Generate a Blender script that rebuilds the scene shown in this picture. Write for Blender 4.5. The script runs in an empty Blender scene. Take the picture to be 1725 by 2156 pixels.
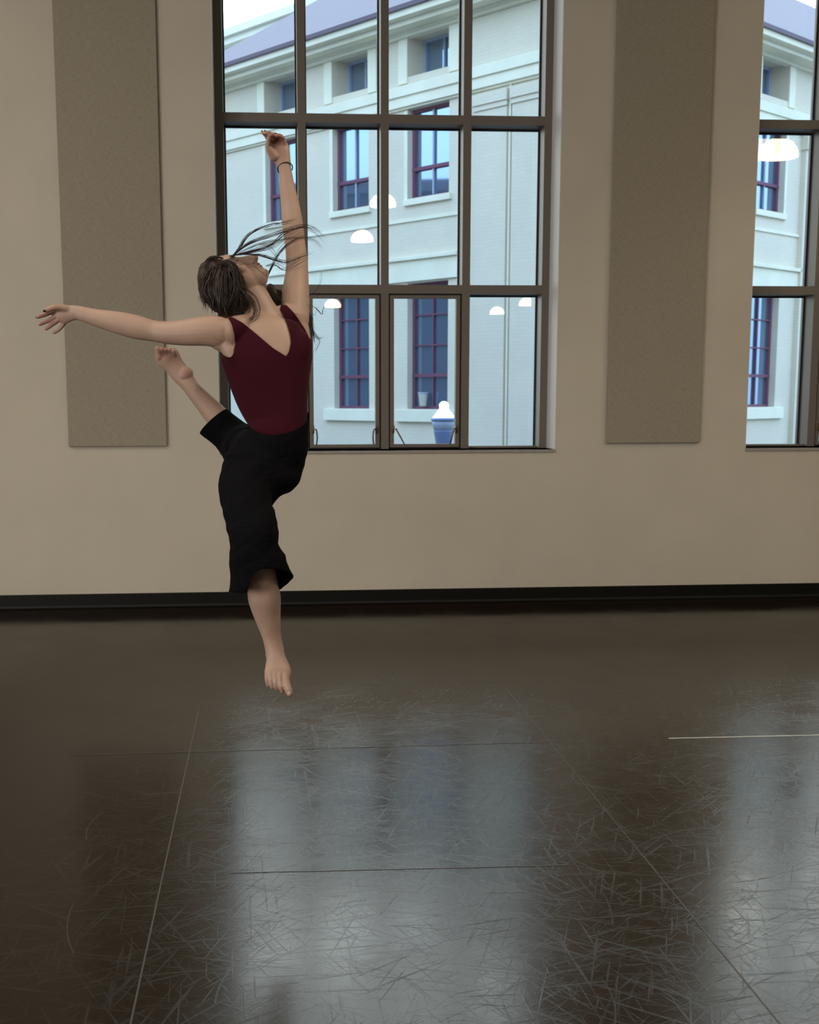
import bpy, bmesh, math, random
from mathutils import Vector, Matrix, noise
random.seed(7)
S = bpy.context.scene
COL = S.collection

# ---------------------------------------------------------------- camera
PX, PY, F = 758.0, 1215.0, 2582.0          # principal point and focal length in photograph pixels
YAW, PITCH, ROLL = .0746, .1465, .0034
CAM = Vector((0, -8.796, 1.5))
def _rot():
    cy, sy = math.cos(YAW), math.sin(YAW)
    f = Vector((sy*math.cos(PITCH), cy*math.cos(PITCH), -math.sin(PITCH)))
    r = Vector((cy, -sy, 0)); d = f.cross(r)
    c, s = math.cos(ROLL), math.sin(ROLL)
    return c*r+s*d, -s*r+c*d, f
RX, RD, RF = _rot()
cam = bpy.data.cameras.new('camera'); camo = bpy.data.objects.new('camera', cam); COL.objects.link(camo)
m = Matrix((RX, -RD, -RF)).transposed().to_4x4(); m.translation = CAM
camo.matrix_world = m
cam.sensor_fit = 'HORIZONTAL'; cam.sensor_width = 36; cam.lens = F/1725*36
cam.shift_x = (862.5-PX)/1725; cam.shift_y = (PY-1078)/1725
cam.clip_end = 300
cam.dof.use_dof = True; cam.dof.focus_distance = 4.35; cam.dof.aperture_fstop = 9
S.camera = camo
S.view_settings.view_transform = 'Standard'; S.view_settings.look = 'None'
S.view_settings.gamma = 1; S.view_settings.use_curve_mapping = False
S.view_settings.exposure = 0.0

# ---------------------------------------------------------------- world: bright overcast dusk sky
w = bpy.data.worlds.new('world'); S.world = w; w.use_nodes = True
nt = w.node_tree; N = nt.nodes; N.clear()
tc = N.new('ShaderNodeTexCoord'); sp = N.new('ShaderNodeSeparateXYZ'); nt.links.new(tc.outputs['Generated'], sp.inputs[0])
rmp = N.new('ShaderNodeValToRGB'); nt.links.new(sp.outputs['Z'], rmp.inputs[0])
e = rmp.color_ramp.elements
e[0].position = 0.0; e[0].color = (.30, .43, .60, 1)
e[1].position = 1.0; e[1].color = (.26, .48, .90, 1)
q = e.new(.25); q.color = (.66, .86, 1.08, 1)
mp = N.new('ShaderNodeMapRange'); mp.inputs[1].default_value = .15; mp.inputs[2].default_value = .8
nt.links.new(sp.outputs['Y'], mp.inputs[0])
mx = N.new('ShaderNodeMix'); mx.data_type = 'RGBA'; nt.links.new(mp.outputs[0], mx.inputs[0])
nt.links.new(rmp.outputs[0], mx.inputs[6]); mx.inputs[7].default_value = (.92, .95, .92, 1)
bg = N.new('ShaderNodeBackground'); bg.inputs[1].default_value = 3.95
nt.links.new(mx.outputs[2], bg.inputs[0])
wo = N.new('ShaderNodeOutputWorld'); nt.links.new(bg.outputs[0], wo.inputs[0])

def area(name, loc, rot, sx, sy, power, col):
    l = bpy.data.lights.new(name, 'AREA'); l.shape = 'RECTANGLE'; l.size = sx; l.size_y = sy
    l.energy = power; l.color = col
    o = bpy.data.objects.new(name, l); COL.objects.link(o); o.location = loc; o.rotation_euler = rot
    return o
WARM = (1, .93, .82)
# the studio's rows of ceiling lamps behind and beside the camera, as lights
area('ceiling_light_row', (-2.5, -4.7, 4.75), (math.radians(6), 0, 0), 2.4, 2.2, 62, WARM)
area('ceiling_light_row', (-5.0, -3.2, 4.75), (math.radians(22), 0, math.radians(-15)), 2.0, 1.6, 60, WARM)
area('ceiling_light_row', (-4.3, -13.0, 4.75), (math.radians(48), 0, math.radians(-24)), 3.6, 2.5, 310, WARM)
area('leg_fill_left', (-6.9, -8.2, 1.4), (math.radians(90), 0, math.radians(-62)), 4.2, 2.0, 400, (1, .95, .90))   # added low fill from the left to brighten the dancer's lower leg
area('ceiling_light_row', (5.5, -6.5, 4.75), (math.radians(14), 0, math.radians(12)), 2.0, 3.4, 112, WARM)

# ---------------------------------------------------------------- helpers
def ray(x, y): return RX*((x-PX)/F) + RD*((y-PY)/F) + RF
def at_depth(x, y, d): return CAM + ray(x, y)*d
def at_floor(x, y, z=0.0):
    r = ray(x, y); return CAM + r*((z-CAM.z)/r.z)

def lin(c):
    return tuple(((v/255)/12.92 if v/255 <= .04045 else ((v/255+.055)/1.055)**2.4) for v in c)+(1,)

class Mat:
    def __init__(s, name, col=(.5,.5,.5), rough=.6, metal=0, spec=.5):
        s.m = bpy.data.materials.new(name); s.m.use_nodes = True
        s.nt = s.m.node_tree; s.n = s.nt.nodes; s.b = s.n['Principled BSDF']
        s.b.inputs['Base Color'].default_value = (*col[:3], 1)
        s.b.inputs['Roughness'].default_value = rough; s.b.inputs['Metallic'].default_value = metal
        s.b.inputs['Specular IOR Level'].default_value = spec
    def add(s, t, **k):
        n = s.n.new(t)
        for a, v in k.items(): setattr(n, a, v)
        return n
    def link(s, a, b): s.nt.links.new(a, b)
    def coord(s, kind='Object', scale=(1,1,1), rot=(0,0,0), loc=(0,0,0), vt='POINT'):
        t = s.add('ShaderNodeTexCoord'); mp = s.add('ShaderNodeMapping', vector_type=vt)
        mp.inputs['Scale'].default_value = scale; mp.inputs['Rotation'].default_value = rot; mp.inputs['Location'].default_value = loc
        s.link(t.outputs[kind], mp.inputs[0]); return mp.outputs[0]
    def noise(s, vec, scale=5, detail=4, rough=.5, dist=0):
        n = s.add('ShaderNodeTexNoise'); n.inputs['Scale'].default_value = scale; n.inputs['Detail'].default_value = detail
        n.inputs['Roughness'].default_value = rough; n.inputs['Distortion'].default_value = dist
        s.link(vec, n.inputs['Vector']); return n.outputs[0]
    def ramp(s, fac, stops):
        r = s.add('ShaderNodeValToRGB'); e = r.color_ramp.elements
        for i, (p, c) in enumerate(stops):
            el = e[i] if i < 2 else e.new(p)
            el.position = p; el.color = c if len(c) == 4 else (*c, 1)
        s.link(fac, r.inputs[0]); return r.outputs[0]
    def math(s, op, a, b=None, clamp=False):
        n = s.add('ShaderNodeMath', operation=op, use_clamp=clamp)
        for i, v in enumerate((a, b)):
            if v is None: continue
            if isinstance(v, (int, float)): n.inputs[i].default_value = v
            else: s.link(v, n.inputs[i])
        return n.outputs[0]
    def bump(s, h, strength=.2, dist=.01):
        b = s.add('ShaderNodeBump'); b.inputs['Strength'].default_value = strength; b.inputs['Distance'].default_value = dist
        s.link(h, b.inputs['Height']); s.link(b.outputs[0], s.b.inputs['Normal'])
    def noisy(s, c1, c2, scale, detail=4, bump=0, vec=None, lo=.35, hi=.65):
        v = vec or s.coord('Object'); n = s.noise(v, scale, detail)
        s.link(s.ramp(n, [(lo, c1), (hi, c2)]), s.b.inputs['Base Color'])
        if bump: s.bump(n, bump, .005)
        return s

M = {}
def mk(key, *a, **k): M[key] = Mat(key, *a, **k); return M[key]
WALLC = (.58, .53, .44)
x = mk('wall_paint', WALLC, .85, spec=.2); x.noisy((.565,.515,.428), (.595,.545,.452), 2.2)
x.bump(x.noise(x.coord(), 220, 2), .12, .002)
mk('ceiling_paint', (.42,.38,.32), .9)
mk('inner_wall', (.35,.30,.24), .9)
x = mk('base_rubber', (.004,.0035,.0025), .5, spec=.25)
x = mk('panel_fabric', (.30,.25,.185), .95, spec=.1)
wv = x.noise(x.coord('Object', (1,1,.06)), 500, 2); wh = x.noise(x.coord('Object', (.06,1,1)), 500, 2)
sm = x.math('ADD', wv, wh); x.link(x.ramp(sm, [(.75, (.25,.22,.17)), (1.25, (.36,.32,.25))]), x.b.inputs['Base Color']); x.bump(sm, .4, .002)
mk('frame_bronze', (.17,.147,.125), .5, .1)
mk('gasket', (.01,.012,.02), .5)
mk('sill_stone', (.34,.31,.28), .35)
mk('reveal_paint', (.82,.82,.82), .6)
mk('handle_bronze', (.16,.12,.07), .35, .7)
# exterior
x = mk('cream_brick', (.6,.6,.55), .9, spec=.15)
bt = x.add('ShaderNodeTexBrick'); bt.inputs['Scale'].default_value = 1
bt.inputs['Brick Width'].default_value = .22; bt.inputs['Row Height'].default_value = .075; bt.inputs['Mortar Size'].default_value = .008
bt.inputs['Color1'].default_value = (.72,.64,.50,1); bt.inputs['Color2'].default_value = (.69,.62,.485,1); bt.inputs['Mortar'].default_value = (.66,.60,.47,1)
cx = x.add('ShaderNodeTexCoord'); sx_ = x.add('ShaderNodeSeparateXYZ'); x.link(cx.outputs['Object'], sx_.inputs[0])
cb = x.add('ShaderNodeCombineXYZ'); x.link(sx_.outputs['X'], cb.inputs[0]); x.link(sx_.outputs['Z'], cb.inputs[1]); x.link(cb.outputs[0], bt.inputs['Vector'])
ns = x.noise(x.coord('Object'), .7, 5)
mm = x.add('ShaderNodeMix', data_type='RGBA', blend_type='MULTIPLY'); mm.inputs[0].default_value = .5
x.link(bt.outputs[0], mm.inputs[6]); x.link(x.ramp(ns, [(.3,(.82,.84,.86)),(.7,(1,1,1))]), mm.inputs[7]); x.link(mm.outputs[2], x.b.inputs['Base Color'])
mk('facade_stone', (.66,.67,.58), .85, spec=.15).noisy((.74,.70,.54), (.80,.76,.60), 1.5)
x = mk('roof_tile', (.30,.29,.36), .8)
wv = x.add('ShaderNodeTexWave', wave_type='BANDS', bands_direction='X'); wv.inputs['Scale'].default_value = 2.2; x.link(x.coord('Object'), wv.inputs[0])
wz = x.add('ShaderNodeTexWave', wave_type='BANDS', bands_direction='Y'); wz.inputs['Scale'].default_value = 1.4; x.link(x.coord('Object'), wz.inputs[0])
sm = x.math('ADD', wv.outputs[1], wz.outputs[1])
x.link(x.ramp(sm, [(.2,(.19,.15,.165)),(1.6,(.26,.215,.22))]), x.b.inputs['Base Color'])
mk('roof_edge', (.13,.10,.12), .8)
mk('red_sash', (.15,.05,.09), .7)
x = mk('far_glass', (.27,.38,.52), .03, .8, 1.0)
mk('asphalt', (.12,.12,.12), .9).noisy((.10,.10,.10), (.14,.14,.14), 6)
mk('outer_brick', (.085,.085,.09), .9)
mk('pale_wall', (.8,.78,.66), .9)
mk('white_paint', (.75,.76,.72), .5)
mk('lamp_grey', (.33,.38,.48), .5)
mk('lamp_pot', (.14,.2,.36), .5)
# clear glass, thin
g = bpy.data.materials.new('window_glass'); g.use_nodes = True; n = g.node_tree.nodes; n.clear(); L = g.node_tree.links
o_ = n.new('ShaderNodeOutputMaterial'); mi = n.new('ShaderNodeMixShader'); tr = n.new('ShaderNodeBsdfTransparent'); gl = n.new('ShaderNodeBsdfGlossy')
tr.inputs[0].default_value = (.93, .97, .98, 1); gl.inputs['Roughness'].default_value = 0.0
fr = n.new('ShaderNodeFresnel'); fr.inputs[0].default_value = 1.52
ml = n.new('ShaderNodeMath'); ml.operation = 'MULTIPLY'; ml.inputs[1].default_value = 1.6; L.new(fr.outputs[0], ml.inputs[0])
L.new(ml.outputs[0], mi.inputs[0]); L.new(tr.outputs[0], mi.inputs[1]); L.new(gl.outputs[0], mi.inputs[2]); L.new(mi.outputs[0], o_.inputs[0])
class _G: pass
M['glass'] = _G(); M['glass'].m = g
def emis(key, col, s):
    x = mk(key, col, .5); x.b.inputs['Emission Color'].default_value = (*col, 1); x.b.inputs['Emission Strength'].default_value = s; return x
emis('shade_glow', (1.0,.80,.50), 14)
emis('bulb_glow', (1.0,.85,.6), 60)
emis('street_glow', (1.0,.97,.80), 1.2)
mk('lamp_metal', (.25,.24,.22), .4, .6)
# person
x = mk('skin', (.56,.36,.26), .48, spec=.4)
x.b.inputs['Subsurface Weight'].default_value = .12; x.b.inputs['Subsurface Radius'].default_value = (.012,.005,.003); x.b.inputs['Subsurface Scale'].default_value = 1
at = x.add('ShaderNodeAttribute'); at.attribute_name = 'flush'
nz = x.noise(x.coord('Object'), 14, 5)
base = x.ramp(nz, [(.3,(.43,.29,.22)),(.7,(.48,.325,.25))])
mm = x.add('ShaderNodeMix', data_type='RGBA'); x.link(at.outputs['Fac'], mm.inputs[0]); x.link(base, mm.inputs[6]); mm.inputs[7].default_value = (.31,.135,.11,1)
x.link(mm.outputs[2], x.b.inputs['Base Color']); x.bump(x.noise(x.coord('Object'), 180, 3), .08, .001)
x = mk('leotard_knit', (.040,.0022,.008), .85, spec=.12); x.b.inputs['Sheen Weight'].default_value = .05
x.bump(x.noise(x.coord('Object'), 700, 2), .1, .001)
x = mk('black_cotton', (.0035,.0035,.0045), .9, spec=.08)
x.bump(x.noise(x.coord('Object', (1,1,3)), 18, 5, .6, .6), .55, .01)
x = mk('hair_brown', (.028,.017,.011), .5, spec=.35)
hn = x.noise(x.coord('Object', (1,1,1)), 60, 3); x.link(x.ramp(hn, [(.35,(.012,.007,.005)),(.7,(.048,.027,.016))]), x.b.inputs['Base Color'])
mk('lip', (.42,.14,.12), .45)
mk('brow', (.05,.028,.018), .7)
mk('nail_polish', (.012,.014,.018), .2)
mk('toenail', (.50,.335,.265), .3)
mk('elastic', (.006,.006,.006), .6)

# floor: charcoal vinyl dance floor, scuffed
x = mk('marley_vinyl', (.05,.045,.04), .22, spec=.36)
co = x.coord('Object')
def streak(rot, sc, stretch, lo, hi, seed, dist=.0):
    v = x.coord('Object', (1, 1/stretch, 1), (0,0,rot), (seed*.37, seed*.61, 0), 'TEXTURE')
    # bend the direction a little so that marks are not ruled lines
    nn = x.add('ShaderNodeTexNoise'); nn.inputs['Scale'].default_value = .9; nn.inputs['Detail'].default_value = 1; x.link(co, nn.inputs['Vector'])
    sc_ = x.add('ShaderNodeVectorMath', operation='SCALE'); sc_.inputs['Scale'].default_value = dist; x.link(nn.outputs[1], sc_.inputs[0])
    ad = x.add('ShaderNodeVectorMath', operation='ADD'); x.link(v, ad.inputs[0]); x.link(sc_.outputs[0], ad.inputs[1])
    f_ = x.noise(ad.outputs[0], sc, 2, .6)
    return x.ramp(f_, [(lo,(0,0,0)),(hi,(1,1,1))])
rots = [0.1,.45,.85,1.25,1.6,2.0,2.45,2.85]
light = None; dark = None
for i, r in enumerate(rots):
    a = streak(r, 2.4+.7*(i%3), 34, .615, .70, 3.1*i+1, .3)
    light = a if light is None else x.math('MAXIMUM', light, a)
for i, r in enumerate([.0,.25,2.9,1.1,.6]):
    a = streak(r, 2.6, 26, .66, .70, 7.7*i+20, .2)
    dark = a if dark is None else x.math('MAXIMUM', dark, a)
# long swept arcs left by turning shoes
arc = None
for (ax, ay, rr, h) in [(1.55,-5.2,.42,.4),(.70,-4.45,.17,.5),(1.0,-5.7,.55,.5),(2.1,-4.4,.6,.45),(.35,-5.9,.5,.5),(1.55,-3.2,.5,.45),(1.9,-5.6,.3,.5),(-.2,-4.6,.45,.55),(.2,-5.3,.8,.55)]:
    vm = x.add('ShaderNodeVectorMath', operation='DISTANCE'); x.link(co, vm.inputs[0]); vm.inputs[1].default_value = (ax, ay, 0)
    a = x.math('SUBTRACT', vm.outputs['Value'], rr); a = x.math('ABSOLUTE', a); a = x.math('LESS_THAN', a, .0022)
    k = x.noise(x.coord('Object', (1,1,1), (0,0,0), (ax*5, ay*3, 0)), 2.0, 1); k = x.math('GREATER_THAN', k, h)
    a = x.math('MULTIPLY', a, k); arc = a if arc is None else x.math('MAXIMUM', arc, a)
patch = x.ramp(x.noise(co, 2.2, 5, .6), [(.38,(0,0,0)),(.62,(1,1,1))])
fine = x.noise(x.coord('Object', (1,9,1)), 14, 5, .7)
# wear is heaviest in the middle of the room and dies out towards the walls
spx = x.add('ShaderNodeSeparateXYZ'); x.link(co, spx.inputs[0])
wy = x.add('ShaderNodeMapRange'); wy.inputs[1].default_value = -1.6; wy.inputs[2].default_value = -3.3; x.link(spx.outputs['Y'], wy.inputs[0])
wx = x.add('ShaderNodeMapRange'); wx.inputs[1].default_value = -1.3; wx.inputs[2].default_value = .3; x.link(spx.outputs['X'], wx.inputs[0])
wear = x.math('MULTIPLY', wy.outputs[0], wx.outputs[0])
lw = x.math('MULTIPLY', light, x.math('MULTIPLY', wear, .7)); lw = x.math('MAXIMUM', lw, x.math('MULTIPLY', arc, .6))
dw = x.math('MULTIPLY', dark, wear)
c1 = x.add('ShaderNodeMix', data_type='RGBA'); c1.inputs[6].default_value = (.013,.0068,.002,1); c1.inputs[7].default_value = (.055,.060,.066,1); x.link(lw, c1.inputs[0])
c2 = x.add('ShaderNodeMix', data_type='RGBA'); x.link(c1.outputs[2], c2.inputs[6]); c2.inputs[7].default_value = (.004,.004,.004,1); x.link(x.math('MULTIPLY', dw, .6), c2.inputs[0])
x.link(c2.outputs[2], x.b.inputs['Base Color'])
ro = x.math('ADD', .105, x.math('MULTIPLY', patch, .06)); ro = x.math('ADD', ro, x.math('MULTIPLY', lw, .14)); ro = x.math('ADD', ro, x.math('MULTIPLY', x.math('MULTIPLY', fine, wear), .10))
ro = x.math('ADD', ro, x.math('MULTIPLY', dw, .10))
x.link(ro, x.b.inputs['Roughness']); x.link(x.math('ADD', .30, x.math('MULTIPLY', wear, .22)), x.b.inputs['Specular IOR Level']); x.link(x.math('ADD', 1.22, x.math('MULTIPLY', wear, .36)), x.b.inputs['IOR'])
hh = x.math('ADD', x.math('MULTIPLY', lw, .6), x.math('MULTIPLY', x.math('MULTIPLY', fine, wear), .5)); x.bump(hh, .10, .002)
mk('floor_tape', (.075,.07,.065), .35)

def link_mesh(name, bm, mat, parent=None, smooth=False):
    me = bpy.data.meshes.new(name); bm.to_mesh(me); bm.free()
    if smooth:
        for p in me.polygons: p.use_smooth = True
    me.materials.append(M[mat].m)
    o = bpy.data.objects.new(name, me); COL.objects.link(o)
    if parent: o.parent = parent
    return o
def empty(name, loc=(0,0,0), parent=None, rot=(0,0,0)):
    o = bpy.data.objects.new(name, None); COL.objects.link(o); o.location = loc; o.rotation_euler = rot
    if parent: o.parent = parent
    return o
def tag(o, label=None, cat=None, group=None, kind=None):
    if label: o['label'] = label
    if cat: o['category'] = cat
    if group: o['group'] = group
    if kind: o['kind'] = kind
    return o
def box(bm, x0, x1, y0, y1, z0, z1, bev=0):
    x0, x1 = sorted((x0,x1)); y0, y1 = sorted((y0,y1)); z0, z1 = sorted((z0,z1))
    v = [bm.verts.new(p) for p in [(x0,y0,z0),(x1,y0,z0),(x1,y1,z0),(x0,y1,z0),(x0,y0,z1),(x1,y0,z1),(x1,y1,z1),(x0,y1,z1)]]
    fs = [bm.faces.new([v[i] for i in f]) for f in [(0,3,2,1),(4,5,6,7),(0,1,5,4),(1,2,6,5),(2,3,7,6),(3,0,4,7)]]
    if bev:
        ed = list({e for f in fs for e in f.edges})
        bmesh.ops.bevel(bm, geom=ed, offset=bev, segments=2, affect='EDGES', profile=.6)
def boxes(name, lst, mat, parent=None, bev=0):
    bm = bmesh.new()
    for b in lst: box(bm, *b, bev=bev)
    return link_mesh(name, bm, mat, parent)
def holed_wall(bm, u0, u1, z0, z1, holes, y0, y1):
    us = sorted({u0, u1, *[h[0] for h in holes], *[h[1] for h in holes]}); zs = sorted({z0, z1, *[h[2] for h in holes], *[h[3] for h in holes]})
    for a, b in zip(us, us[1:]):
        run = None
        for c, d in zip(zs, zs[1:]):
            solid = not any(h[0] <= (a+b)/2 <= h[1] and h[2] <= (c+d)/2 <= h[3] for h in holes)
            if solid: box(bm, a, b, y0, y1, c, d)
def lathe(bm, prof, center, seg=24, axis=Vector((0,0,1))):
    rings = []
    for r, z in prof:
        rings.append([bm.verts.new(Vector(center)+Vector((r*math.cos(2*math.pi*i/seg), r*math.sin(2*math.pi*i/seg), z))) for i in range(seg)])
    for a, b in zip(rings, rings[1:]):
        for i in range(seg): bm.faces.new((a[i], a[(i+1)%seg], b[(i+1)%seg], b[i]))
    bm.faces.new(list(reversed(rings[0]))); bm.faces.new(rings[-1])

# ================================================================= ROOM
CEIL = 4.85; GZ0 = -1.2
W1 = (-.341, 2.08); W2 = (3.495, 5.916); W0 = (-4.18, -1.76+.0)
SILL = 1.113; HEAD = 4.72
bm = bmesh.new()
holed_wall(bm, -7, 9, 0, CEIL, [(W1[0], W1[1], SILL, HEAD), (W2[0], W2[1], SILL, HEAD)], 0, .45)
tag(link_mesh('wall_back', bm, 'wall_paint'), 'beige painted studio wall with tall windows', kind='structure')
fl = boxes('floor', [(-7, 9, -26, .0, -.1, 0)], 'marley_vinyl'); tag(fl, 'scuffed dark vinyl dance floor', kind='structure')
tag(boxes('ceiling', [(-7, 9, -26, .45, CEIL, CEIL+.1)], 'ceiling_paint'), 'ceiling of the studio', kind='structure')
tag(boxes('wall_left', [(-7.2, -7, -26, .45, 0, CEIL)], 'wall_paint'), 'beige side wall of the studio', kind='structure')
tag(boxes('wall_right', [(9, 9.2, -26, .45, 0, CEIL)], 'wall_paint'), 'beige side wall of the studio', kind='structure')
tag(boxes('wall_front', [(-7, 9, -26.2, -26, 0, CEIL)], 'inner_wall'), 'wall behind the viewer', kind='structure')
tag(boxes('wall_outer', [(-14, 18, .05, .45, CEIL+.12, 9.5), (-14, -7.2, .05, .45, GZ0, CEIL+.12), (9.2, 18, .05, .45, GZ0, CEIL+.12)], 'outer_brick'), 'outer wall of the studio building', kind='structure')
# rubber base with a small toe
bm = bmesh.new()
pr = [(0,.105),(-.005,.105),(-.006,.10),(-.006,.022),(-.010,.008),(-.020,.001),(0,.001)]
a = [bm.verts.new((-7, y, z)) for y, z in pr]; b = [bm.verts.new((9, y, z)) for y, z in pr]
for i in range(len(pr)): bm.faces.new((a[i], a[(i+1)%len(pr)], b[(i+1)%len(pr)], b[i]))
bm.faces.new(a[::-1]); bm.faces.new(b)
bmesh.ops.recalc_face_normals(bm, faces=bm.faces)
tag(link_mesh('baseboard_back', bm, 'base_rubber'), 'black rubber base along the wall', kind='structure')

# taped seams of the dance floor
def seam(name, p, q, wd, mat='floor_tape'):
    p = Vector(p); q = Vector(q); d = (q-p).normalized(); n_ = Vector((-d.y, d.x))*wd/2
    bm = bmesh.new(); vs = []
    for z in (.0004, .0012):
        for s in (p+n_, q+n_, q-n_, p-n_): vs.append(bm.verts.new((s.x, s.y, z)))
    bm.faces.new(vs[4:]); bm.faces.new(vs[:4][::-1])
    for i in range(4): bm.faces.new((vs[i], vs[(i+1)%4], vs[4+(i+1)%4], vs[4+i]))
    bmesh.ops.recalc_face_normals(bm, faces=bm.faces)
    return tag(link_mesh(name, bm, mat), kind='structure')
seam('trim_1', (-.350,-7.6), (-.350,-3.0), .005)
seam('trim_2', (1.213,-7.6), (1.213,-2.7), .0045)
seam('trim_3', (-.85,-3.695), (1.15,-3.672), .006)
seam('trim_4', (1.75,-3.66), (4.6,-3.68), .010, 'white_paint')
seam('trim_5', (-.14,-5.052), (.95,-5.078), .006)
# a few crumbs of lint on the floor
# (they are specks of wear in the floor's own surface at this size)

# ----------------------------------------------------------------- windows
YF = .27; DEP = .16
def window(idx, X0):
    X1 = X0+2.421
    root = tag(empty('window_%d' % idx, (X0, YF, SILL)), 'tall bronze framed studio window', kind='structure')
    def part(name, lst, mat='frame_bronze', parent=root, bev=0):
        o = boxes(name, [(a-X0,b-X0,c-YF,d-YF,e_-SILL,f_-SILL) for a,b,c,d,e_,f_ in lst], mat, None, bev)
        o.parent = parent
        return o
    zA0, zA1 = 3.420, 3.482; zB0, zB1 = 2.236, 2.298
    bars = [(X0, X0+.063), (X0+.586, X0+.644), (X0+1.179, X0+1.236), (X0+1.773, X0+1.831), (X0+2.362, X1)]
    for i, (a, b) in enumerate(bars):
        part('mullion', [(a, b, YF, YF+DEP+.06, SILL, HEAD)])
    for z0, z1, n_ in ((zA0, zA1, 'transom'), (zB0, zB1, 'transom'), (HEAD-.06, HEAD, 'head_rail')):
        part(n_, [(X0, X1, YF+.001, YF+DEP+.058, z0, z1)])
    part('bottom_rail', [(X0, X1, YF+.05, YF+DEP+.05, SILL-.005, SILL+.012)])
    part('sill', [(X0-.0, X1+.0, -.012-0, YF+.20, SILL-.019, SILL)], 'sill_stone')
    # side linings of the reveal
    part('reveal_lining', [(X0-.0, X0+.004, .002, YF, SILL, HEAD)], 'reveal_paint')
    part('reveal_lining', [(X1-.004, X1, .002, YF, SILL, HEAD)], 'reveal_paint')
    rows = [(SILL, zB0), (zB1, zA0), (zA1, HEAD-.06)]
    gask = []
    for r, (z0, z1) in enumerate(rows):
        for c in range(4):
            a, b = bars[c][1], bars[c+1][0]
            if r == 0 and c in (1, 2): continue
            part('pane', [(a, b, YF+DEP+.014, YF+DEP+.020, z0, z1)], 'glass')
            t = .012
            gask += [(a, a+t, YF+DEP-.006, YF+DEP+.012, z0, z1), (b-t, b, YF+DEP-.006, YF+DEP+.012, z0, z1), (a+t, b-t, YF+DEP-.006, YF+DEP+.012, z1-t, z1), (a+t, b-t, YF+DEP-.006, YF+DEP+.012, z0, z0+t*.6)]
    part('gasket', gask, 'gasket')
    for c in (1, 2):        # two opening casements
        a, b = bars[c][1]+.010, bars[c+1][0]-.010
        z0, z1 = SILL+.010, zB0-.010; w_ = .030
        cs = part('casement', [(a, a+w_, YF+.012, YF+.075, z0, z1), (b-w_, b, YF+.012, YF+.075, z0, z1), (a+w_, b-w_, YF+.012, YF+.075, z0, z0+.024), (a+w_, b-w_, YF+.012, YF+.075, z1-.022, z1)], bev=.002)
        part('seal', [(bars[c][1], a, YF+.03, YF+.07, SILL, zB0), (b, bars[c+1][0], YF+.03, YF+.07, SILL, zB0), (a, b, YF+.03, YF+.07, z1, zB0), (a, b, YF+.03, YF+.07, SILL, z0)], 'gasket')
        part('pane', [(a+w_, b-w_, YF+.060, YF+.066, z0+.024, z1-.022)], 'glass')
        zz = z0+.135
        for side in (0, 1):
            hx = a+w_*.9 if side == 0 else b-w_*.9
            sg = 1 if side == 0 else -1
            bm = bmesh.new()
            box(bm, hx-sg*.012-X0, hx+sg*.006-X0, -.004, .012, zz-.028-SILL, zz+.028-SILL, bev=.003)
            end = .055 if (c == 2 and side == 0) else (.02 if c == 1 else .026)
            pts = [(hx, -.006, zz), (hx+sg*.014, -.022, zz+.004), (hx+sg*.022, -.026, zz-.012), (hx+sg*(.022+end*.5), -.026, zz-.06), (hx+sg*(.022+end), -.024, zz-.112)]
            if c == 1: pts[-1] = (hx+sg*.020, -.024, zz-.112); pts[-2] = (hx+sg*.026, -.026, zz-.06)
            prev = None
            for j, p in enumerate(pts):
                rr = [.006,.006,.0065,.006,.0045][j]
                ring = [bm.verts.new((p[0]-X0+rr*math.cos(t_*math.pi/4), p[1]+rr*math.sin(t_*math.pi/4), p[2]-SILL + (rr*.6*math.cos(t_*math.pi/4) if j < 2 else 0))) for t_ in range(8)]
                if prev:
                    for k in range(8): bm.faces.new((prev[k], prev[(k+1)%8], ring[(k+1)%8], ring[k]))
                else: bm.faces.new(ring[::-1])
                prev = ring
            bm.faces.new(prev); bmesh.ops.recalc_face_normals(bm, faces=bm.faces)
            h = link_mesh('handle', bm, 'handle_bronze', cs, True)
    return root
window(1, W1[0]); window(2, W2[0])

# ----------------------------------------------------------------- acoustic panels
for (a, b, lab) in ((-1.389, -.707, 'tall grey fabric acoustic panel on the wall left of the dancer'), (2.446, 3.139, 'tall grey fabric acoustic panel on the wall between the two windows')):
    root = tag(empty('acoustic_panel', ((a+b)/2, 0, 1.157)), lab, 'wall panel', 'fabric acoustic panels on the studio wall')
    o = boxes('fabric_face', [(-(b-a)/2, (b-a)/2, -.030, -.009, 0, 3.35)], 'panel_fabric', root, bev=.005)
    o = boxes('backing', [(-(b-a)/2+.02, (b-a)/2-.02, -.009, -.0005, .015, 3.33)], 'gasket', root)

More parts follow.
